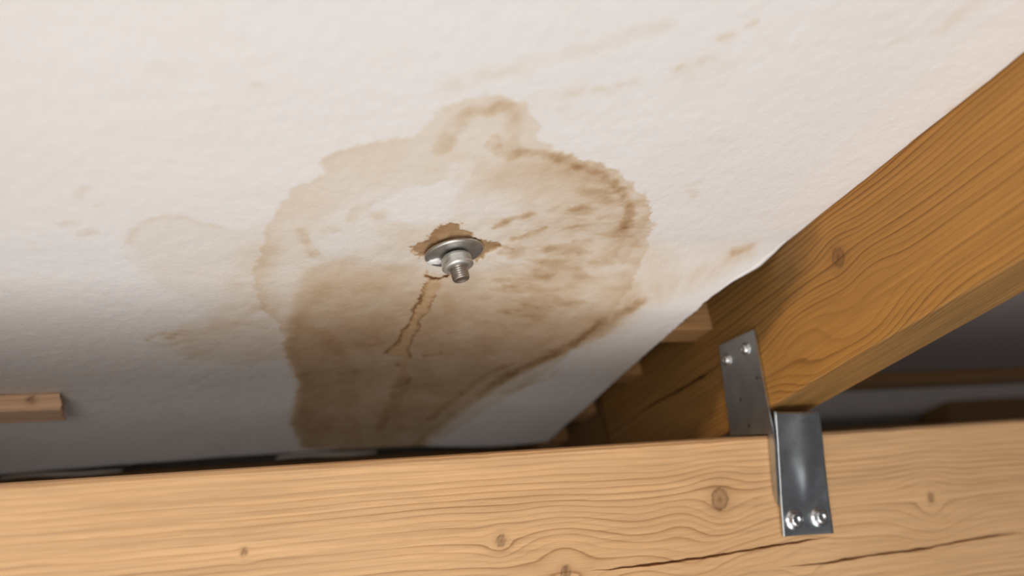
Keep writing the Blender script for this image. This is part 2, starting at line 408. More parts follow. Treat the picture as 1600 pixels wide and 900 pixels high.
    ('stroke', [(-0.4663, -0.0209), (-0.4628, -0.0194)], 0.004, 0.05, {}),
    ('stroke', [(-0.3267, -0.0269), (-0.3103, -0.0402), (-0.2901, -0.0518), (-0.2705, -0.0643), (-0.2549, -0.0771), (-0.2333, -0.0917)], 0.005, 0.06, {}),
    ('stroke', [(-0.2608, -0.0271), (-0.2543, -0.0338), (-0.2347, -0.0378), (-0.2289, -0.0455)], 0.0025, 0.09, {}),
    ('stroke', [(-0.1967, -0.0871), (-0.1931, -0.0913)], 0.0025, 0.16, {}),
    ('stroke', [(-0.1881, -0.0993), (-0.1865, -0.1016)], 0.002, 0.12, {}),
    ('stroke', [(-0.2087, -0.0599), (-0.2067, -0.0613)], 0.0015, 0.14, {}),
    ('stroke', [(-0.1974, -0.0705), (-0.1949, -0.0741)], 0.003, 0.09, {}),
    ('stroke', [(-0.1958, -0.0579), (-0.1877, -0.0647)], 0.008, 0.05, {}),
    ('stroke', [(-0.072, -0.1148), (-0.0724, -0.1295), (-0.0686, -0.1394)], 0.004, 0.09, {}),
    ('stroke', [(-0.0921, -0.1016), (-0.0879, -0.1045)], 0.003, 0.06, {}),
    ('stroke', [(0.0041, -0.073), (0.003, -0.0527)], 0.006, 0.12, {}),
    ('stroke', [(-0.2336, -0.0431), (-0.233, -0.0449)], 0.0015, 0.15, {}),
    ('stroke', [(-0.1259, 0.0613), (-0.1191, 0.0675)], 0.003, 0.1, {}),
    ('stroke', [(-0.1338, 0.0522), (-0.1277, 0.05)], 0.003, 0.08, {}),
    ('stroke', [(-0.2556, -0.02), (-0.2593, -0.0153)], 0.003, 0.08, {}),
    ('stroke', [(-0.1656, 0.0186), (-0.1413, 0.0051)], 0.014, 0.03, {}),
    ('stroke', [(-0.2733, -0.0206), (-0.2566, -0.0346)], 0.006, 0.04, {}),
    ('poly', [(-0.1264, 0.1329), (-0.081, 0.1264), (-0.0281, 0.1285), (-0.0419, 0.1776), (-0.0711, 0.201), (-0.107, 0.1737)], 0.014, 0.05, {}),
    ('poly', [(-0.1361, 0.1245), (-0.1032, 0.1359), (-0.0783, 0.1655), (-0.0767, 0.2014), (-0.0828, 0.2448), (-0.0975, 0.2875), (-0.1168, 0.2978), (-0.1185, 0.2313), (-0.1228, 0.1751)], 0.015, 0.1, {})]
EDGE = np.array([(-0.0031, 0.1233), (-0.0061, 0.1394), (-0.0119, 0.155), (-0.0274, 0.1709), (-0.0394, 0.1935), (-0.0406, 0.2226), (-0.0384, 0.2586), (-0.036, 0.3093), (-0.0325, 0.367), (-0.0276, 0.4333), (-0.0252, 0.4927), (-0.0227, 0.5492)])      # torn right edge (x, s)
BOTTOM = np.array([(-0.5591, 0.6196), (-0.4229, 0.6095), (-0.2721, 0.6029), (-0.1588, 0.5669), (-0.0227, 0.5492)])  # lower edge (x, s)
SAG = 0.021
CORNER_S = EDGE[0, 1]


def sag(x, s):
    return SAG * sstep((s - .125) / .085) * sstep((x + .30) / .25)


def seg_dist(px, py, pts, closed):
    dmin = np.full(px.shape, 1e9)
    n = len(pts)
    for i in range(n if closed else n - 1):
        ax, ay = pts[i]
        bx, by = pts[(i + 1) % n]
        dx, dy = bx - ax, by - ay
        t = np.clip(((px - ax) * dx + (py - ay) * dy) / (dx * dx + dy * dy + 1e-12), 0, 1)
        dmin = np.minimum(dmin, (px - ax - t * dx) ** 2 + (py - ay - t * dy) ** 2)
    return np.sqrt(dmin)


def inside(px, py, pts):
    r = np.zeros(px.shape, bool)
    n = len(pts)
    for i in range(n):
        ax, ay = pts[i]
        bx, by = pts[(i + 1) % n]
        if ay == by: continue
        c = ((ay > py) != (by > py)) & (px < (bx - ax) * (py - ay) / (by - ay) + ax)
        r ^= c
    return r


def stain_fields(x, s):
    """dye density and wetness of the water stain over the panel, from its traced outlines"""
    main = None
    rec = np.zeros(x.shape)
    amb = np.zeros(x.shape)
    den = np.zeros(x.shape)
    wet = np.zeros(x.shape)
    wx = 0.0026 * fbm(x * 70, s * 70, 11) + 0.0015 * fbm(x * 330, s * 330, 15, 2)
    ws = 0.0036 * fbm(x * 70, s * 45, 21) + 0.0014 * fbm(x * 330, s * 250, 25, 2)
    brk = np.clip(0.85 + 0.6 * fbm(x * 90, s * 60, 31), 0.15, 1.6)
    for kind, pts, w, amt, k in STAINS:
        p = np.array(pts)
        pad = w * 3 + k.get('ringw', 0) + 0.012
        sel = (x > p[:, 0].min() - pad) & (x < p[:, 0].max() + pad) & (s > p[:, 1].min() - pad) & (s < p[:, 1].max() + pad)
        if not sel.any(): continue
        wf = k.get('warp', 0.8)
        qx, qs = x[sel] + wx[sel] * wf, s[sel] + ws[sel] * wf
        dist = seg_dist(qx, qs, pts, kind == 'poly')
        if kind == 'poly':
            sd = np.where(inside(qx, qs, pts), dist, -dist)
            f = sstep(sd / (2 * w) + 0.5)
            v = amt * f
            if 'ring' in k:
                v = v + k['ring'] * f * np.exp(-np.maximum(sd, 0) / k['ringw'])
        else:
            f = sstep(1.25 - dist / (w * 1.6))
            v = amt * f * brk[sel]
        if 'clip' in k: v = v * main[sel]
        if 'fade' in k:
            v = v * sstep((qs - k['fade'][0]) / (k['fade'][1] - k['fade'][0]))
        den[sel] += v
        if main is None: main = np.zeros(x.shape); main[sel] = f
        if 'recess' in k: rec[sel] = np.maximum(rec[sel], f)
        if 'wet' in k: wet[sel] = np.maximum(wet[sel], f * k['wet'])
        if 'tint' in k: amb[sel] = np.maximum(amb[sel], f * k['tint'])
    # streaks washed outwards from the bolt, on its right-hand side
    bx, bs = BOLT_XS
    rr = np.hypot(x - bx, s - bs) + 1e-6
    th = np.arctan2(s - bs, x - bx)
    stk = 0.45 * fbm(th * 7, rr * 40, 41, 4) + 0.8 * fbm(x * 34 + 0.35 * s * 34, s * 95, 43, 4)
    msk = main * sstep((x - bx - 0.01) / 0.05) * sstep((0.17 - rr) / 0.05) * sstep((1.25 - np.abs(th)) / 0.4)
    den += msk * np.clip(stk - 0.05, -0.2, 0.7) * 0.24
    # blotches inside the stain
    den += np.where(den > 0.04, 0.07 * np.minimum(den / 0.2, 1.5) * fbm(x * 26, s * 18, 51, 4), 0)
    den += 0.03 * np.clip(fbm(x * 60, s * 40, 61, 4) - 0.62, 0, 1)
    return np.maximum(den, 0), wet, rec, amb


BOLT_XS = (-0.2633, 0.1504)


def build_panel():
    xs = np.concatenate([np.linspace(-1.30, -0.66, 14)[:-1], np.arange(-0.66, -0.0701, 0.0013)])
    xe = np.linspace(0, 1, 55)[1:]           # last columns reach for the torn edge
    ss = np.concatenate([np.linspace(-1.10, -0.20, 14)[:-1], np.arange(-0.20, CORNER_S, 0.0014), [CORNER_S],
                         np.arange(CORNER_S + 0.0012, 0.50, 0.0015)])
    sb = np.linspace(0, 1, 70)[1:]
    nx, ns = len(xs) + len(xe), len(ss) + len(sb)
    X = np.zeros((ns, nx)); S = np.zeros((ns, nx))
    base_s = np.concatenate([ss, 0.5 + sb * 0.1])
    es = EDGE[np.argsort(EDGE[:, 1])]
    for j in range(ns):
        s0 = base_s[j]
        x1 = -0.0008 if s0 <= CORNER_S else np.interp(s0, es[:, 1], es[:, 0]) + 0.0006 * math.sin(s0 * 700) * math.sin(s0 * 173)
        row = np.concatenate([xs, xs[-1] + (x1 - xs[-1]) * xe])
        X[j] = row
        sbot = np.interp(row, BOTTOM[:, 0], BOTTOM[:, 1])
        S[j] = s0 if j < len(ss) else 0.5 + (sbot - 0.5) * sb[j - len(ss)]
    den, wet, rec, amb = stain_fields(X, S)
    H = -sag(X, S)
    # plaster relief: trowel waves, blistered skin around the bolt, the raised run of the drip
    H += 0.0006 * fbm(X * 9, S * 9, 71, 3) + 0.00018 * fbm(X * 120, S * 80, 75, 3)
    blist = np.exp(-((X - BOLT_XS[0]) ** 2 + (S - BOLT_XS[1]) ** 2) / 0.055 ** 2)
    H += blist * 0.0009 * fbm(X * 75, S * 50, 81, 3)
    H += rec * (0.0010 + 0.0004 * fbm(X * 200, S * 200, 87, 2))
    H -= wet * (0.0009 + 0.0006 * fbm(X * 160, S * 120, 85, 2))
    P = roof(X, S, H)
    nv = nx * ns
    top = roof(X, S, H + 0.0125)
    verts = P.reshape(-1, 3)
    idx = np.arange(nv).reshape(ns, nx)
    quads = np.stack([idx[:-1, :-1], idx[1:, :-1], idx[1:, 1:], idx[:-1, 1:]], -1).reshape(-1, 4)
    ring = np.concatenate([idx[0, :-1], idx[:-1, -1], idx[-1, :0:-1], idx[:0:-1, 0]])
    tv = top.reshape(-1, 3)[ring]
    m = len(ring)
    t = nv + np.arange(m)
    skirt = np.stack([ring, np.roll(ring, -1), np.roll(t, -1), t], -1)
    me = bpy.data.meshes.new('ceiling')
    allv = np.concatenate([verts, tv])
    faces = quads.tolist() + skirt.tolist() + [t.tolist()]
    me.from_pydata(allv.tolist(), [], faces)
    for nm, a in (('stain', den), ('wet', wet), ('amber', amb)):
        at = me.attributes.new(nm, 'FLOAT', 'POINT')
        at.data.foreach_set('value', np.concatenate([a.ravel(), np.zeros(m)]).astype(np.float32))
    sm_ = np.zeros(len(faces), bool)
    sm_[:len(quads)] = True
    me.polygons.foreach_set('use_smooth', sm_)
    return link('ceiling', me, M_PLASTER)


panel = tag(build_panel(), 'white plaster ceiling panel with brown water stain ring around a bolt', 'ceiling', kind='structure')

# peeled strip of facing paper along the torn right edge
bm = bmesh.new()
prev = None
for i, t in enumerate(np.linspace(0, 1, 22)):
    s = CORNER_S + 0.001 + t * 0.062
    x = float(np.interp(s, EDGE[:, 1], EDGE[:, 0]))
    h = -float(sag(np.array(x), np.array(s)))
    wdt = 0.0004 + 0.0038 * math.sin(math.pi * min(1, 0.12 + 0.9 * t)) ** 0.8
    row = [bm.verts.new(roof(x - 0.0002, s, h - 0.0002)), bm.verts.new(roof(x + wdt * 0.6, s, h - wdt * 0.05)),
           bm.verts.new(roof(x + wdt, s, h - wdt * 0.35 + 0.001)), bm.verts.new(roof(x + wdt, s, h + 0.0018)), bm.verts.new(roof(x - 0.0002, s, h + 0.0018))]
    if prev:
        for k in range(5):
            bm.faces.new((prev[k], row[k], row[(k + 1) % 5], prev[(k + 1) % 5]))
    else:
        bm.faces.new(row)
    prev = row
bm.faces.new(prev[::-1])
flap = from_bm('torn_paper_strip', bm, M_PAPER, panel, True)
flap['label'] = 'white torn paper edge'


# ------------------------------------------------------------------ timbers
def timber(name, length, height, thick, mat, x0=0.0, res=0.004, zres=0.003, spacing=0.006, knots=(), cracks=(), seed=0,
           bevel=0.0025, wave=0.004, waist=1.0, pith=None, bow=0.0, rough_end=0.0, end_skew=(0, 0), patina_shade=None, fine=None, crack_w=0.0011):
    """sawn timber: local x along the grain, visible face y=0 looking to -y, top z=0; carries ring phase and knots"""
    if fine:          # closer cross-sections over the run that is seen up close
        a_, b_, r_ = fine
        xs = np.concatenate([np.arange(x0, a_, 0.012), np.arange(a_, b_, r_), np.arange(b_, x0 + length, 0.012), [x0 + length]])
        nx = len(xs)
    else:
        nx = max(2, int(length / res) + 1)
        xs = np.linspace(x0, x0 + length, nx)
    nz = max(2, int(height / zres) + 1)
    zf = np.linspace(-height + bevel, -bevel, nz)
    front = [(z, None) for z in zf]
    cr = []
    for ci, c in enumerate(cracks):
        c = np.array(c)
        base = float(c[:, 1].mean())
        cr.append((base, c))
    cr.sort(key=lambda q: q[0])
    zs = list(zf)
    rows = [('z', z) for z in zf if all(abs(z - b) > 0.0035 for b, _ in cr)]
    for b, c in cr:
        rows += [('c', b, c, -1), ('c', b, c, 0), ('c', b, c, 1)]
    rows.sort(key=lambda r: r[1] + (0.0003 * r[3] if r[0] == 'c' else 0))
    prof = []       # (kind, ...) going up the front face, over the top, down the back, under
    loops = []
    anchors_b = [-height + bevel] + [b for b, _ in cr] + [-bevel]
    an = np.zeros((len(anchors_b), nx))
    an[0], an[-1] = anchors_b[0], anchors_b[-1]
    for i, (b, c) in enumerate(cr):
        sl0 = (c[1, 1] - c[0, 1]) / (c[1, 0] - c[0, 0])
        zc = np.interp(xs, c[:, 0], c[:, 1])
        zc = zc + np.where(xs < c[0, 0], np.maximum(xs - c[0, 0], -0.12) * sl0 * 0.6, 0)
        zc += 0.0005 * vnoise(xs * 90, xs * 0 + i, 5 + i)
        an[i + 1] = zc
    ny = max(2, int(thick / 0.006))
    tops = np.linspace(bevel, thick - bevel, ny)
    Y, Z, U = [], [], []
    one = np.ones(nx)
    for r in rows:
        b = r[1]
        z = np.array([np.interp(b, anchors_b, an[:, k]) for k in range(nx)]) if cr else one * b
        y = one * 0.0
        if r[0] == 'c':
            c = r[2]
            inx = sstep((xs - c[0, 0]) / 0.05) * sstep((c[-1, 0] - xs) / 0.03 if c[-1, 0] < 0.27 else one)
            w = (crack_w * (0.75 + 0.5 * vnoise(xs * 40, one * 3, 9))) * inx + 0.00012
            z = z + r[3] * w
            if r[3] == 0: y = y + 0.012 * inx
        Y.append(y); Z.append(z); U.append(z)
    for yy in tops:
        Y.append(one * yy); Z.append(one * 0.0); U.append(one * (yy * waist))
    for z in (-bevel, -height / 2, -height + bevel):
        Y.append(one * thick); Z.append(one * z); U.append(one * (thick + z))
    for yy in tops[::-1]:
        Y.append(one * yy); Z.append(one * -height); U.append(one * (-height - yy * waist))
    Y, Z, U = np.array(Y), np.array(Z), np.array(U)
    nr = len(Y)
    X = np.repeat(xs[None, :], nr, 0)
    # hand-sawn surface
    Y = Y + np.where(Y < 1e-6, 0.0005 * fbm(X * 6, Z * 14, seed + 3, 3), 0)
    if bow:
        Z = Z + bow * np.sin((X - x0) / length * math.pi)
    # ragged or skewed ends
    f1 = sstep((X - (x0 + length - 0.02)) / 0.02)
    X = X + f1 * (rough_end * fbm(Y * 160, Z * 160, seed + 9, 3) + end_skew[0] * (Z / height) + end_skew[1] * (Y / thick))
    edge = (Z > -bevel - 1e-5) & (Y < bevel + 1e-5)
    Z = Z + np.where(edge, -0.0006 * np.clip(fbm(X * 30, Z * 0, seed + 13, 4), 0, 2), 0)
    # ring phase
    g = U + wave * fbm(X * 2.2, U * 7, seed, 3) + 0.0012 * fbm(X * 11, U * 30, seed + 5, 2)
    kn = np.zeros_like(g)
    for kx, kz, kr in knots:
        figure_only = kr < 0      # grain swirl without a knot core
        kr = abs(kr)
        dx, dz = X - kx, U - kz
        e = np.exp(-(dx / (kr * 3.2)) ** 2 - (dz / (kr * 2.6)) ** 2)
        g = g - dz * 0.86 * e + kr * 0.5 * np.exp(-(dx / (kr * 5)) ** 2 - (dz / (kr * 4)) ** 2)
        if figure_only: continue
        rr = np.hypot(dx / kr, dz / (kr * 1.15)) + 0.10 * fbm(X * 220, U * 220, seed + 7, 2)
        core = sstep((1.05 - rr) / 0.35)
        kn = np.maximum(kn, core * (0.45 + 0.5 * np.exp(-((rr - 0.85) / 0.14) ** 2) + 0.4 * np.exp(-(rr / 0.22) ** 2)))
        kn = np.maximum(kn, 0.16 * sstep((2.2 - rr) / 1.4))
    if pith is not None:      # wider cathedral figure round a given height
        g = pith + np.sign(g - pith) * np.abs(g - pith) ** 1.25 * (0.06 ** -0.25)
    verts = np.stack([X, Y, Z], -1).reshape(-1, 3)
    idx = np.arange(nr * nx).reshape(nr, nx)
    nxt = np.roll(idx, -1, 0)
    q = np.stack([idx[:, :-1], idx[:, 1:], nxt[:, 1:], nxt[:, :-1]], -1).reshape(-1, 4)
    faces = q.tolist() + [idx[:, 0].tolist(), idx[::-1, -1].tolist()]
    me = bpy.data.meshes.new(name)
    me.from_pydata(verts.tolist(), [], faces)
    for nm, a in (('grain', g / spacing), ('knot', kn)):
        at = me.attributes.new(nm, 'FLOAT', 'POINT')
        at.data.foreach_set('value', a.ravel().astype(np.float32))
    if patina_shade:
        at = me.attributes.new('patina_shade', 'FLOAT', 'POINT')
        at.data.foreach_set('value', patina_shade(X, Y, Z).ravel().astype(np.float32))
    return link(name, me, mat)


def place(o, origin, xa, ya, za):
    m = Matrix.Identity(4)
    for i in range(3):
        m[i][0], m[i][1], m[i][2], m[i][3] = xa[i], ya[i], za[i], origin[i]
    o.matrix_world = m
    return o


XA = np.array([1.0, 0, 0])
PURLIN_KNOTS = [(-0.0513, -0.0448, 0.0085), (-0.2318, -0.059, 0.004), (-0.1862, -0.0836, -0.012), (-0.1843, -0.0851, 0.005), (-0.4036, -0.0502, 0.002), (0.159, -0.0596, 0.0035), (0.0237, -0.1003, -0.008), (-0.0799, -0.0752, -0.009), (0.1581, -0.0659, -0.01)]
PURLIN_CRACKS = [[(-0.1688, -0.0858), (-0.1457, -0.0864), (-0.0975, -0.0863), (-0.0582, -0.0856), (-0.0171, -0.0838), (0.0134, -0.0828), (0.0513, -0.0814)], [(-0.0008, -0.0998), (0.0425, -0.1012), (0.088, -0.0997), (0.1425, -0.0998), (0.1856, -0.0976), (0.2305, -0.0963), (0.2613, -0.0964)]]
purlin = timber('purlin', 2.4, 0.15, 0.064, M_PURLIN, x0=-1.2, zres=0.0014, fine=(-0.57, 0.31, 0.0014), spacing=0.0047, knots=PURLIN_KNOTS,
                cracks=PURLIN_CRACKS, seed=101, wave=0.0045)
tag(purlin, 'long pale pine purlin with knots and two dark cracks across the bottom', 'beam')

RAFTER_KNOTS = [(-0.0807, -0.0361, 0.0072), (-0.0718, -0.0769, -0.014), (-0.1433, -0.0884, -0.012)]
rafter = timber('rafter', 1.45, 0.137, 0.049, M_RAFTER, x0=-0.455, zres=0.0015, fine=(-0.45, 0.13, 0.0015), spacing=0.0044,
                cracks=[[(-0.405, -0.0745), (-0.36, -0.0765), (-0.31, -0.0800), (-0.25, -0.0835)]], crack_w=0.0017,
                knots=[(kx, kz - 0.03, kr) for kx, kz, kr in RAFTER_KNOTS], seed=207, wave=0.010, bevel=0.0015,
                # greyed wood plus painted purlin shade on the lower run, slanting edge below knot
                patina_shade=lambda X, Y, Z: np.maximum(0.85 * sstep((np.interp(Z, [-0.137, -0.088, -0.072, -0.03], [-0.30, -0.178, -0.115, -0.08]) - X + 0.02 * fbm(X * 14, Z * 30, 91, 3)) / 0.045),
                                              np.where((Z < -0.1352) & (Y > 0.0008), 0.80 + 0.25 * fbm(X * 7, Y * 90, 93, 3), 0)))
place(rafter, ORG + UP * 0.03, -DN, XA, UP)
tag(rafter, 'thick orange-brown pine rafter rising to the upper right beside the panel', 'beam')

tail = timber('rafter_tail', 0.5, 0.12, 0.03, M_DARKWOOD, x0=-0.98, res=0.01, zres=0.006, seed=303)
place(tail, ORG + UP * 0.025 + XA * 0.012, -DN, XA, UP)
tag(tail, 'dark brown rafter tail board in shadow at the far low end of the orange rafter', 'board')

# cleats nailed to the rafter, seen past the sagging panel edge
CLEATS = ((0.243, 0.0205, 0.034, 0.030), (0.368, 0.0135, 0.030, 0.024), (0.470, 0.0165, 0.027, 0.028), (0.543, 0.0215, 0.024, 0.03))
WHICH = ('highest pine cleat below the torn panel edge beside the steel bracket',
         'second pine cleat down the panel edge from the steel bracket',
         'third pine cleat down the panel edge from the steel bracket',
         'lowest pine cleat where the panel edge meets the purlin top')
for (s, h, w, dp), lab in zip(CLEATS, WHICH):
    xe = float(np.interp(s, EDGE[:, 1], EDGE[:, 0]))
    L_ = abs(xe) - 0.001
    c = timber('cleat', L_, h + 0.012, dp, M_CLEAT, x0=-L_, res=0.006, zres=0.004, seed=int(s * 1000), bevel=0.0015)
    place(c, ORG + DN * s + UP * 0.012, XA, DN, UP)
    tag(c, lab, 'cleat', 'pine cleats along the rafter')

for rx, lab in ((-0.735, 'unseen neighbouring rafter added beyond the left edge of the panel to block light'),):
    r2 = timber('rafter', 2.0, 0.137, 0.049, M_RAFTER, x0=-0.9, res=0.02, zres=0.01, spacing=0.0075, seed=int(600 + rx * 50), wave=0.010)  # out of view, added to keep light off the panel's left side
    place(r2, ORG + UP * 0.03 + XA * rx, -DN, XA, UP)
    tag(r2, lab, 'beam')

# batten stub under the panel on the left
stub = timber('batten_stub', 0.176, 0.0142, 0.030, M_STUB, x0=-0.685, res=0.003, zres=0.002, spacing=0.008, seed=411, wave=0.012,
              bevel=0.0016, rough_end=0.0022, end_skew=(-0.002, 0.003), knots=((-0.528, -0.006, 0.003),))
place(stub, ORG + DN * 0.4015 - UP * 0.0004, XA, DN, UP)
tag(stub, 'short broken-ended batten stub on the ceiling panel at the left edge', 'batten')

# ------------------------------------------------------------------ galvanised rafter-to-purlin tie
tie = empty('tie_bracket', (0, 0, 0))
tag(tie, 'galvanised steel tie bracket fixing the orange rafter to the pale purlin', 'bracket')


def holed_plate(name, outline, holes, to3d, thick, mat, parent, nseg=10):
    """sheet cut from an outline with round holes; to3d(u, v, depth) places it"""
    bm = bmesh.new()
    edges = []

    def loop(pts):
        vs = [bm.verts.new((p[0], p[1], 0)) for p in pts]
        for i in range(len(vs)): edges.append(bm.edges.new((vs[i], vs[(i + 1) % len(vs)])))
    dense = []
    for i in range(len(outline)):
        a, b = np.array(outline[i]), np.array(outline[(i + 1) % len(outline)])
        k = max(1, int(np.hypot(*(b - a)) / 0.004))
        dense += [tuple(a + (b - a) * j / k) for j in range(k)]
    loop(dense)
    for hx, hy, r in holes:
        loop([(hx + r * math.cos(2 * math.pi * i / nseg), hy + r * math.sin(2 * math.pi * i / nseg)) for i in range(nseg)])
    bmesh.ops.triangle_fill(bm, use_beauty=True, use_dissolve=False, edges=edges)
    g = bmesh.ops.extrude_face_region(bm, geom=bm.faces[:])
    ext = [v for v in g['geom'] if isinstance(v, bmesh.types.BMVert)]
    es = set(ext)
    for v in bm.verts:
        v.co = Vector(to3d(v.co.x, v.co.y, thick if v in es else 0.0))
    return from_bm(name, bm, mat, parent)


flange = holed_plate('upper_flange',
                     [(0.0057, 0.0842), (0.0535, 0.0761), (0.0482, 0.0015), (-0.0016, 0.0015), (-0.0016, -0.0455), (-0.0058, -0.0528), (-0.0085, -0.0050)],
                     [(0.0065, 0.046, 0.0016), (0.0018, 0.0455, 0.0012), (0.030, 0.030, 0.0016), (0.022, 0.0085, 0.0016)],
                     lambda u, v, t: (-0.0028 + t, u, v), 0.0018, M_ZINC, tie)


def plate_y(z, x):
    y = float(np.interp(z, [-0.0785, -0.0525, -0.005, 0.02], [-0.0044, -0.0052, -0.0082, -0.0094]))
    wr = 0.004 + 0.010 * float(sstep((z + 0.055) / 0.06))
    reflection_bulge = math.exp(-((x - 0.026) / wr) ** 2) * float(sstep((z + 0.056) / 0.03))  # bulge shaped to imitate a reflection on the flat plate
    return y - 0.0030 * reflection_bulge + 0.0008 * math.sin((x / 0.048) * math.pi)


bm = bmesh.new()
gu, gv = 30, 40
lay = []
for t in (0.0, 0.0018):
    rows = []
    for j in range(gv + 1):
        v = j / gv
        row = []
        for i in range(gu + 1):
            u = i / gu
            zl, zr = -0.0768 + v * (0.0185 + 0.0768), -0.0786 + v * (0.0165 + 0.0786)
            z = zl + (zr - zl) * u
            x = (0.0012 - 0.0032 * v * 0.4) + u * (0.0483 - 0.0055 * v)
            row.append(bm.verts.new((x, plate_y(z, x) + t, z)))
        rows.append(row)
    lay.append(rows)
for rows in lay:
    for j in range(gv):
        for i in range(gu):
            f = bm.faces.new((rows[j][i], rows[j][i + 1], rows[j + 1][i + 1], rows[j + 1][i]))
            f.smooth = True
a, b = lay
for j in range(gv):
    for i in (0, gu):
        bm.faces.new((a[j][i], a[j + 1][i], b[j + 1][i], b[j][i]))
for i in range(gu):
    for j in (0, gv):
        bm.faces.new((a[j][i], a[j][i + 1], b[j][i + 1], b[j][i]))
lower = from_bm('lower_flange', bm, M_ZINC, tie)


def lathe(bm, prof, nseg, origin, axis, hexa=None):
    """revolve (r, h) pairs about an axis; hexa(r, angle, h) may reshape the section"""
    ax = Vector(axis).normalized()
    u = ax.orthogonal().normalized()
    v = ax.cross(u)
    rings = []
    for r, h in prof:
        if r < 1e-6:
            rings.append([bm.verts.new(Vector(origin) + ax * h)])
            continue
        ring = []
        for k in range(nseg):
            an = 2 * math.pi * k / nseg
            rr = hexa(r, an, h) if hexa else r
            ring.append(bm.verts.new(Vector(origin) + ax * h + (u * math.cos(an) + v * math.sin(an)) * rr))
        rings.append(ring)
    for p, q in zip(rings, rings[1:]):
        for k in range(nseg):
            if len(p) == 1 and len(q) == 1: continue
            if len(p) == 1: bm.faces.new((p[0], q[k], q[(k + 1) % nseg]))
            elif len(q) == 1: bm.faces.new((p[k], p[(k + 1) % nseg], q[0]))
            else: bm.faces.new((p[k], p[(k + 1) % nseg], q[(k + 1) % nseg], q[k]))
    return rings


def nail(parent, loc, axis, r):
    bm = bmesh.new()
    lathe(bm, [(0, -0.012), (r * 0.35, -0.012), (r * 0.35, 0.0), (r, 0.0), (r * 1.02, r * 0.08), (r * 0.97, r * 0.17), (r * 0.74, r * 0.2), (r * 0.68, r * 0.26),
               (r * 0.66, r * 0.5), (r * 0.55, r * 0.66), (r * 0.3, r * 0.74), (r * 0.24, r * 0.62), (0, r * 0.6)], 24, loc, axis)
    o = from_bm('nail', bm, M_NAIL, parent, True)
    return o


nail(flange, (-0.0028, 0.0432, 0.0634), (-1, -0.05, 0.05), 0.0054)
nail(flange, (-0.0028, 0.0169, 0.0699), (-1, -0.05, 0.05), 0.0054)
nail(lower, (0.0122, plate_y(-0.0649, 0.0122), -0.0649), (-0.12, -1, 0.05), 0.0078)
nail(lower, (0.0366, plate_y(-0.0650, 0.0366), -0.0650), (-0.12, -1, 0.08), 0.0078)

nail(purlin, (0.0492, 0.0, -0.0655), (0.35, -1, 0.1), 0.0034)

# ------------------------------------------------------------------ bolt through the panel
bx, bs = BOLT_XS
base = roof(bx, bs, -0.0005)
bolt = empty('roof_bolt', base)
tag(bolt, 'zinc bolt end with nut and large washer in the middle of the stain', 'bolt')
AX = Vector((-UP + 0.05 * XA + 0.02 * DN).tolist()).normalized()
bm = bmesh.new()
# dished washer
lathe(bm, [(0.0066, 0.0002), (0.0196, 0.0002), (0.0203, 0.0008), (0.0204, 0.0020), (0.0198, 0.0027), (0.0188, 0.0029), (0.0120, 0.0026), (0.0070, 0.0026), (0.0066, 0.0022), (0.0066, 0.0002)], 72, (0, 0, 0), AX)
washer = from_bm('washer', bm, M_BOLT, bolt, True)


def hexsec(r, an, h):
    a_ = (an % (math.pi / 3)) - math.pi / 6
    flat = r * 0.915 / math.cos(a_)
    return min(r, flat)


bm = bmesh.new()
tilt = (AX + Vector((0.05, 0.0, 0.02))).normalized()
lathe(bm, [(0.0056, 0.0034), (0.0082, 0.0034), (0.0086, 0.0042), (0.0088, 0.0052), (0.0103, 0.0056), (0.0107, 0.0068), (0.0106, 0.0104), (0.0109, 0.0110), (0.0110, 0.0121),
           (0.0104, 0.0129), (0.0090, 0.0134), (0.0058, 0.0135), (0.0056, 0.0034)], 48, (0, 0, 0), tilt, hexa=lambda r, an, h: hexsec(r, an, h) if 0.006 < h < 0.0107 else r)
nut = from_bm('nut', bm, M_NUT, bolt, True)
bm = bmesh.new()
prof = [(0.0, -0.004), (0.0055, -0.004), (0.0055, 0.0127)]
h = 0.0131
while h < 0.0198:
    prof += [(0.0060, h), (0.0060, h + 0.0005), (0.00555, h + 0.0010), (0.00555, h + 0.0013)]
    h += 0.00165
prof += [(0.0058, h), (0.0052, h + 0.0008), (0.0040, h + 0.0009), (0.0036, h + 0.0004), (0.0, h + 0.0004)]
lathe(bm, prof, 40, (0, 0, 0), tilt)
rod = from_bm('threaded_rod', bm, M_ROD, bolt, True)
# small white dab at the washer rim
bm = bmesh.new()
bmesh.ops.create_icosphere(bm, subdivisions=3, radius=1)
rnd = random.Random(4)
for v in bm.verts:
    k = 1 + 0.16 * math.sin(v.co.x * 5 + 1) * math.sin(v.co.y * 6) + 0.08 * math.sin(v.co.z * 9 + v.co.x * 7)
    c = v.co * k
    p = XA * (c.x * 0.0058 - 0.0105) + DN * (c.y * 0.0042 + 0.0105) - UP * (c.z * 0.0014 + 0.0030)
    v.co = Vector(p.tolist())
blob = from_bm('washer_blob', bm, M_BLOB, bolt, True)
blob['label'] = 'small white dab'

# ------------------------------------------------------------------ what lies behind: next bay, eaves timbers, back wall, roof deck


def roof_slab(name, x0, x1, s0, s1, h0, h1, mat):
    bm = bmesh.new()
    bmesh.ops.create_cube(bm, size=1)
    for v in bm.verts:
        v.co = Vector(roof(x0 if v.co.x < 0 else x1, s0 if v.co.y < 0 else s1, h0 if v.co.z < 0 else h1).tolist())
    return from_bm(name, bm, mat)


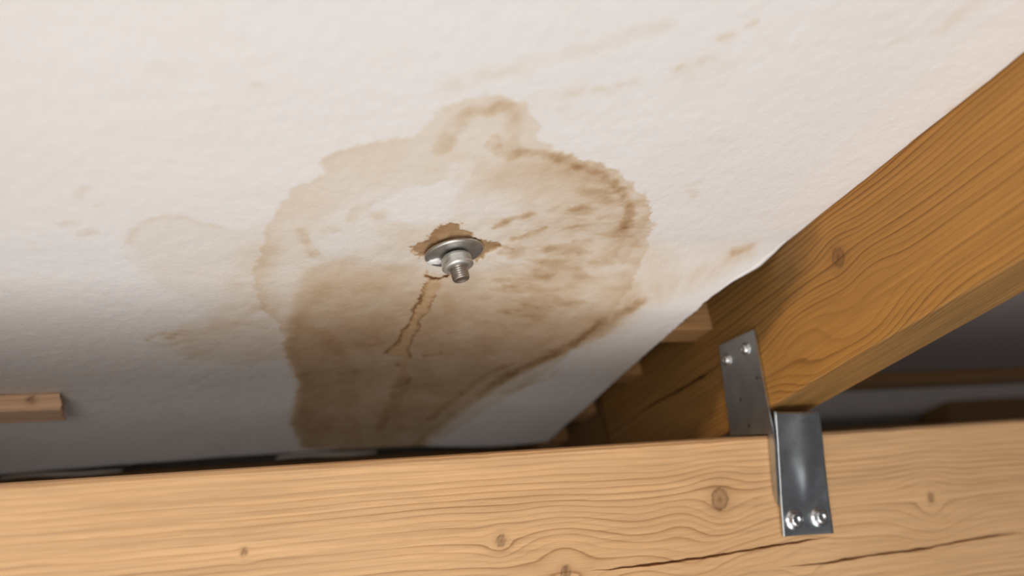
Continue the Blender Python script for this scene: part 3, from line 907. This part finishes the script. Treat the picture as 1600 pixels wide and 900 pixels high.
bay = roof_slab('ceiling', 0.050, 1.35, -1.1, 0.425, 0.0, 0.0125, M_BAY)
tag(bay, 'ceiling panel coloured dark for shade in the next bay right of the orange rafter', 'ceiling', kind='structure')
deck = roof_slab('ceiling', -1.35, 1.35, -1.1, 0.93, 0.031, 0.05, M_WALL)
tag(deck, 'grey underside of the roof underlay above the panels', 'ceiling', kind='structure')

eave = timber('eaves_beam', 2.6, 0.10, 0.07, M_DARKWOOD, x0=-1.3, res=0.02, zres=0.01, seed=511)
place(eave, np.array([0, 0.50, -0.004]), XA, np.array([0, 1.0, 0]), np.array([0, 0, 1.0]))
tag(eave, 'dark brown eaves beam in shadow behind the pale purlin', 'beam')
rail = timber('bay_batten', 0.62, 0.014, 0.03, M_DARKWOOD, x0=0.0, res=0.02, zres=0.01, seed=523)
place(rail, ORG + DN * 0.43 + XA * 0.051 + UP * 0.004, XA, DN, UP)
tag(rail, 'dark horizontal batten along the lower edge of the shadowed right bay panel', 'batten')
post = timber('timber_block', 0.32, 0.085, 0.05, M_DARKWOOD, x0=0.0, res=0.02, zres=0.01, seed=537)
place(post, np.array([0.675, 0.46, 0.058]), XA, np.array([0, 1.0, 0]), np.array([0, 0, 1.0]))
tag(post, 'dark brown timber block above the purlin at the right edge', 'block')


def strip(name, x0, x1, y, z, w, t, lab, tiltz=0.0):
    bm = bmesh.new()
    rows = []
    for i in range(9):
        u = i / 8
        x = x0 + (x1 - x0) * u
        zz = z + tiltz * u + 0.0008 * math.sin(u * 7)
        e = 0.25 + 0.75 * math.sin(math.pi * min(1, 0.1 + u * 0.85)) ** 0.6
        rows.append([bm.verts.new((x, y + p * w * e, zz + q * t * e)) for p, q in ((-0.5, 0), (0.5, 0), (0.5, 1), (-0.5, 1))])
    for p, q in zip(rows, rows[1:]):
        for j in range(4):
            bm.faces.new((p[j], q[j], q[(j + 1) % 4], p[(j + 1) % 4]))
    bm.faces.new(rows[0]); bm.faces.new(rows[-1][::-1])
    return tag(from_bm(name, bm, M_FOIL), lab, 'strip', 'pale strips on the eaves beam')


wall = bpy.data.meshes.new('wall_back')
bm = bmesh.new()
bmesh.ops.create_cube(bm, size=1)
for v in bm.verts:
    v.co = Vector((v.co.x * 2.7, 0.66 + v.co.y * 0.04, -0.45 + v.co.z * 0.9))
bm.to_mesh(wall); bm.free()
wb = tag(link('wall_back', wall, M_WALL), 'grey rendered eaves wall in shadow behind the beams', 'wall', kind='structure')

blocker = bpy.data.meshes.new('wall_blocker')  # unseen wall added to stop light passing under the purlin
bm = bmesh.new()
bmesh.ops.create_cube(bm, size=1)
for v in bm.verts:
    v.co = Vector((v.co.x * 2.7, 0.034 + v.co.y * 0.04, -0.5005 + v.co.z * 0.7))
bm.to_mesh(blocker); bm.free()
tag(link('wall_blocker', blocker, M_WALL), 'grey knee wall added unseen below the pale purlin to block light', 'wall', kind='structure')

strip('plaster_strip', -0.295, -0.185, 0.462, -0.0005, 0.02, 0.0042, 'pale strip lying behind the purlin left of the stain bottom', -0.0005)
strip('plaster_strip', -0.56, -0.45, 0.470, -0.004, 0.02, 0.0035, 'pale strip behind the purlin at the lower left corner')
